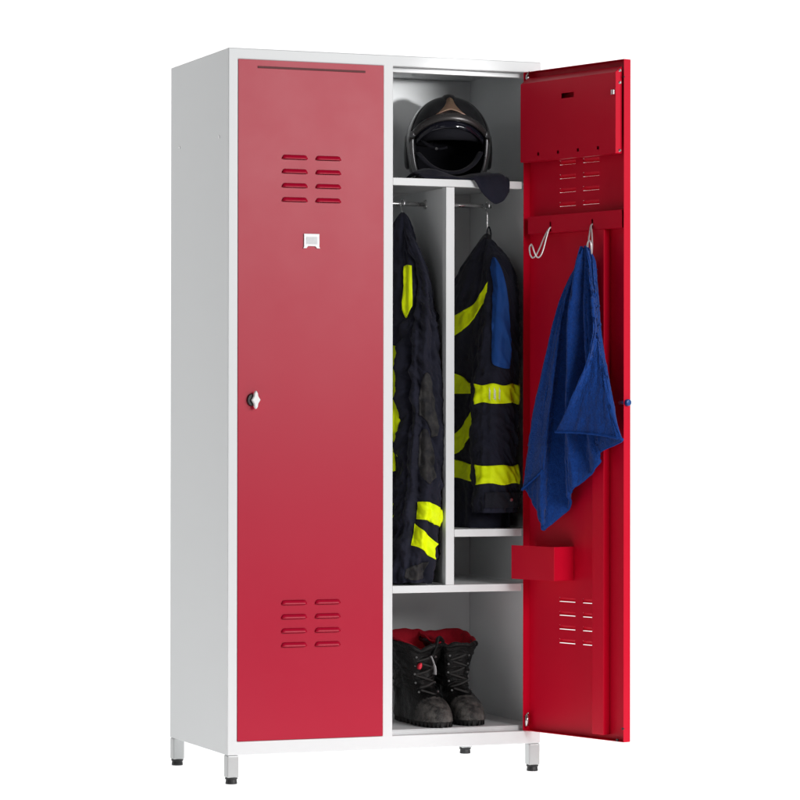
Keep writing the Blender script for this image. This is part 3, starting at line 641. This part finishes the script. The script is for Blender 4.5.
# ------------------------------------------------------------------ boots
def boot(cx, y0, name_label, turn, seed):
    FL = .0462
    b = thing('boot', name_label, 'boot', (cx, y0 + .15, FL), "firefighter's boots in the bottom compartment")
    O = (cx, y0 + .15, FL); mtx = Matrix.Translation((cx, y0 + .15, FL)) @ Matrix.Rotation(turn, 4, 'Z') @ Matrix.Translation((-cx, -y0 - .15, -FL))
    # z: front y, back y, half width front, half width back
    prof = [(.000, .003, .268, .045, .035), (.010, .000, .270, .049, .038), (.022, .001, .269, .050, .039), (.034, .006, .267, .049, .039), (.046, .015, .266, .047, .038), (.057, .030, .265, .044, .038),
            (.066, .052, .264, .040, .039), (.078, .082, .263, .036, .038), (.094, .106, .262, .036, .039), (.118, .119, .263, .039, .042), (.148, .117, .268, .046, .049), (.175, .107, .276, .053, .057), (.200, .097, .284, .061, .064), (.230, .088, .292, .068, .070)]
    n = 72
    def outline(z, grow=0.0, top=None):
        f, bk, wf, wb = table(prof, z); L = bk - f; pts = []
        for i in range(n):
            a = 2 * math.pi * i / n; yy = math.cos(a); xx = math.sin(a)       # a = 0 back
            t_ = (1 - yy) / 2                                                # 0 back .. 1 front
            w = lerp(wb, wf, t_ ** .8) * (1 - .16 * math.exp(-((t_ - .42) / .16) ** 2) * (1 if z < .09 else 0))
            px = math.copysign(abs(xx) ** .72, xx) * w; py = f + L * (1 + math.copysign(abs(yy) ** .86, yy)) / 2
            pts.append(Vector((cx + px * (1 + grow * 12), y0 + py + grow * math.copysign(1, yy) * abs(yy), FL + z)))
        return pts
    def rough(p, amp):
        q = Vector((p.x * 30 + seed, p.y * 30, p.z * 30)); d = amp * noise.noise(q) + amp * .7 * noise.noise(q * 2.2) - amp * .6 * abs(noise.noise(Vector((seed, p.y * 16, p.z * 70))))
        c_ = Vector((cx, y0 + .19, p.z)); v_ = (p - c_); v_.z = 0
        return p + (v_.normalized() if v_.length else v_) * d
    def rim(i):                                            # height of the shaft round the boot: high at the back, notched in front
        a = 2 * math.pi * i / n; fr_ = (1 - math.cos(a)) / 2
        return .212 - .014 * fr_ ** 1.3 + .004 * math.sin(3 * a + seed) + .009 * noise.noise(Vector((math.cos(a) * 2, math.sin(a) * 2, seed)))
    # upper: outer leather
    bm = bmesh.new(); rows = []; K = 60
    for k in range(K + 1):
        row = []
        for i in range(n):
            z = lerp(.014, rim(i), k / K); row.append(mtx @ rough(outline(z)[i], .0055 if z > .075 else .0014))
        rows.append(row)
    vs = grid(bm, rows, closed_u=True)
    fl = 0
    for f in bm.faces:
        c_ = mtx.inverted() @ f.calc_center_median(); f.material_index = 1 if (c_.y < y0 + .082 - (c_.z - FL) * .25 and c_.z < FL + .075) else 0
    link('upper', bm, [M['leather'], M['toecap']], b, O, smooth=True, solid=.003)
    # red lining standing above the leather at the back
    bm = bmesh.new(); rows = []
    for k in range(15):
        row = []
        for i in range(n):
            a = 2 * math.pi * i / n; fr_ = (1 - math.cos(a)) / 2; up = .016 * (1 - fr_) ** .7 + .004
            z = lerp(.120, rim(i) + up, k / 14); p = outline(min(z, .230))[i]; p.z = FL + z
            c_ = Vector((cx, y0 + .2, p.z)); p = c_ + (p - c_) * (.84 + .10 * (k / 14) ** 6); row.append(mtx @ (p + Vector((0, 0, .004 * noise.noise(Vector((p.x * 40, p.y * 40, seed)))))))
        rows.append(row)
    grid(bm, rows, closed_u=True); link('lining', bm, M['red_lining'], b, O, smooth=True, solid=.004)
    # padded black roll along the rim with a pull tab
    bm = bmesh.new(); pth = []
    for i in range(n + 1):
        j = i % n; p = outline(min(rim(j), .230))[j]; p.z = FL + rim(j); pth.append(mtx @ (rough(p, .004) + Vector((0, 0, .004 * noise.noise(Vector((i * .3, seed, 4)))))))
    tube(bm, pth, [.0062 + .0036 * noise.noise(Vector((i * .35, seed, 0))) for i in range(n + 1)], 10, caps=True)
    link('collar', bm, M['leather'], b, O, smooth=True)
    # sole with heel
    bm = bmesh.new(); rows = []
    for z, g in ((.0, -.003), (.003, .0005), (.008, .0018), (.013, .0020), (.017, .0010)):
        rows.append([mtx @ (p + Vector((0, 0, .0))) for p in outline(z, g)])
    grid(bm, rows, closed_u=True, cap=True)
    base = outline(.006, .002); cc = Vector((cx, y0 + .135, FL))
    for i in range(0, n, 2):                                             # tread lugs round the edge of the sole
        p, q = base[i], base[(i + 1) % n]; o_ = Vector((p.x - cc.x, p.y - cc.y, 0)).normalized() * .0030
        pts = [Vector((v.x, v.y, FL + z)) + o2 for z in (.0012, .0125) for v, o2 in ((p, o_), (q, o_), (q, -o_), (p, -o_))]
        vv = [bm.verts.new(mtx @ v) for v in pts]
        for f in ((3, 2, 1, 0), (4, 5, 6, 7), (0, 1, 5, 4), (1, 2, 6, 5), (2, 3, 7, 6), (3, 0, 4, 7)): bm.faces.new([vv[k] for k in f])
    link('sole', bm, M['rubber'], b, O, smooth=False)
    # raised seams: toe cap edge, ankle padding and the back strip
    def surf(a, z, off=.0015):
        i0 = a / (2 * math.pi) * n; i1 = int(math.floor(i0)) % n; t_ = i0 - math.floor(i0)
        ol = outline(z); p = ol[i1].lerp(ol[(i1 + 1) % n], t_); c_ = Vector((cx, y0 + .17, p.z)); d_ = (p - c_); d_.z = 0
        return mtx @ rough(p + d_.normalized() * off, .0055 if z > .075 else .0014)
    seams = [([(math.pi + s_ * (.95 - .95 * (t_ / 12) ** .8), .020 + .044 * (t_ / 12) ** .7) for t_ in range(13)], .0022) for s_ in (-1, 1)]
    seams += [([(math.pi * (.16 + 1.68 * t_ / 30), z_ + .006 * math.sin(t_ * .6 + seed)) for t_ in range(31)], r_) for z_, r_ in ((.098, .0034), (.116, .0042), (.137, .0030), (.178, .0026))]
    seams += [([(math.pi + s_ * .62, .085 + .11 * t_ / 14) for t_ in range(15)], .0022) for s_ in (-1, 1)]
    for pth, r_ in seams:
        bm = bmesh.new(); tube(bm, smooth_path([surf(a, z) for a, z in pth], 3), r_, 8); link('seam', bm, M['leather'], b, O, smooth=True)
    # tongue and lace crossings on the instep
    for i in range(6):
        z = .080 + .0175 * i; f_, bk, wf, wb = table(prof, z); yy = y0 + f_ - .003
        bm = bmesh.new(); s_ = 1 if i % 2 else -1
        tube(bm, smooth_path([mtx @ Vector((cx - .024 * s_, yy + .006, FL + z - .006)), mtx @ Vector((cx, yy - .006, FL + z + .002)), mtx @ Vector((cx + .024 * s_, yy + .006, FL + z + .010))], 5), .0027, 8)
        link('lace', bm, M['lace'], b, O, smooth=True)
    for i in range(5):
        z = .084 + .022 * i; f_, bk, wf, wb = table(prof, z)
        for s_ in (-1, 1):
            bm = bmesh.new(); disc(bm, mtx @ Vector((cx + s_ * .026, y0 + f_ + .003, FL + z)), (s_ * .4, -1, .2), .0034, .0035, 10, .0025); link('eyelet', bm, M['eyelet'], b, O)
    return b, mtx, FL
b, mt, FL = boot(.580, .022, 'black boot with red lining and a red tag, nearest the white centre post', R(2), 1.0)
O = (.580, .022 + .15, FL)
bm = bmesh.new(); rows = []
c_ = mt @ Vector((0.5600, .022 + .106, FL + .150))
rows = [[c_ + Vector((.0045 * q * math.cos(a) + .0018 * math.sin(a), -o_, .0085 * q * math.sin(a))) for a in [2 * math.pi * i / 20 for i in range(20)]] for o_, q in ((-.006, 1), (.0060, 1), (.0085, .7))]
grid(bm, rows, closed_u=True, cap=True); link('red_tag', bm, M['red_tag'], b, O, smooth=True)
bm = bmesh.new(); tube(bm, smooth_path([mt @ Vector((0.5860, .022 + .092, FL + .176)), mt @ Vector((0.5940, .022 + .094, FL + .160)), mt @ Vector((0.6000, .022 + .098, FL + .144)), mt @ Vector((0.6020, .022 + .102, FL + .128))], 5), [.0035] * 8 + [.0055] * 8, 8, flat=.35)
link('pull_strap', bm, M['grey_strap'], b, O, smooth=True)
bm = bmesh.new(); tube(bm, smooth_path([mt @ Vector((0.5390, .022 + .23, FL + .085)), mt @ Vector((0.5365, .022 + .23, FL + .065)), mt @ Vector((0.5360, .022 + .232, FL + .045))], 4), .004, 8, flat=.5)
link('heel_tag', bm, M['grey_strap'], b, O, smooth=True)
bm = bmesh.new(); tube(bm, smooth_path([mt @ Vector((0.5940, .022 + .10, FL + .180)), mt @ Vector((0.6040, .022 + .098, FL + .205)), mt @ Vector((0.6120, .022 + .105, FL + .222)), mt @ Vector((0.6320, .022 + .125, FL + .208))], 5), [.008] * 16, 8, flat=.45)
link('pull_tab', bm, M['leather'], b, O, smooth=True)
b, mt, FL = boot(.684, .044, 'black boot with red lining, nearest the grey side wall of the bay', R(-1), 5.0)

# ------------------------------------------------------------------ white sweep with added glow: floor curving up into the background
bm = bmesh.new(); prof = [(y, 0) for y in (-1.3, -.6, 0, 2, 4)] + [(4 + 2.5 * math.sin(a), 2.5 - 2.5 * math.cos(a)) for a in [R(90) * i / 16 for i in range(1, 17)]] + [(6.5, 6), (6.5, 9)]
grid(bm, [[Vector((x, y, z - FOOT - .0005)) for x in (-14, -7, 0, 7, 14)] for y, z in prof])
sweep = link('studio_floor', bm, mat('glowing_white_sweep', (.85, .85, .85), .6, spec=.2), None, smooth=True)
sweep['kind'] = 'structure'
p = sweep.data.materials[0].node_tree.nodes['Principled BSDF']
p.inputs['Emission Color'].default_value = (1, 1, 1, 1); p.inputs['Emission Strength'].default_value = .74  # emission added to floor and backdrop, washes out the shadow under the locker

# ------------------------------------------------------------------ light: world dim and neutral, one big soft box high at the front right, a weak one at the left
w = bpy.data.worlds.new('World'); scn.world = w; w.use_nodes = True
w.node_tree.nodes['Background'].inputs['Color'].default_value = (1, 1, 1, 1); w.node_tree.nodes['Background'].inputs['Strength'].default_value = .05
def softbox(name, loc, target, sx, sy, power):
    l = bpy.data.lights.new(name, 'AREA'); l.shape = 'RECTANGLE'; l.size, l.size_y, l.energy = sx, sy, power
    o = bpy.data.objects.new(name, l); C.objects.link(o); o.location = loc
    o.rotation_euler = (Vector(target) - Vector(loc)).to_track_quat('-Z', 'Y').to_euler(); return o
softbox('key_softbox', (2.0, -5.3, 2.35), (.4, 0, 1.0), 2.0, 2.1, 174)
softbox('left_fill_softbox', (-4.2, -5.6, 1.9), (.5, 0, .9), 1.6, 2.2, 18)
softbox('side_softbox', (3.9, -4.0, 2.1), (.6, 0, .9), 1.4, 2.2, 92)
l = bpy.data.lights.new('added_patch_spot', 'SPOT'); l.energy = 900; l.spot_size = R(3.4); l.spot_blend = 1.0; l.shadow_soft_size = .10  # added spot, makes the bright patch on the top bay's back wall
o = bpy.data.objects.new('added_patch_spot', l); C.objects.link(o); o.location = (.72, -3.2, 1.46)
o.rotation_euler = (Vector((.605, .46, 1.675)) - o.location).to_track_quat('-Z', 'Y').to_euler()

# ------------------------------------------------------------------ camera
yaw, pit, rol, f = .3737589, .0074945, .001319, 3082.23
cam = bpy.data.cameras.new('camera'); co = bpy.data.objects.new('camera', cam); C.objects.link(co)
fw = Vector((math.sin(yaw) * math.cos(pit), math.cos(yaw) * math.cos(pit), math.sin(pit))); r0 = Vector((math.cos(yaw), -math.sin(yaw), 0)); u0 = r0.cross(fw)
r2 = r0 * math.cos(rol) + u0 * math.sin(rol); u2 = u0 * math.cos(rol) - r0 * math.sin(rol)
m4 = Matrix((r2, u2, -fw)).transposed().to_4x4(); m4.translation = Vector((-2.38424, -7.24308, .82153)); co.matrix_world = m4
cam.sensor_width = 36; cam.lens = f / 800 * 36; cam.clip_end = 200
scn.camera = co
vs_ = scn.view_settings; scn.display_settings.display_device = 'sRGB'
vs_.view_transform = 'Standard'; vs_.look = 'None'; vs_.exposure = 0; vs_.gamma = 1
scn.render.resolution_x = scn.render.resolution_y = 1024
scn.cycles.max_bounces = 8
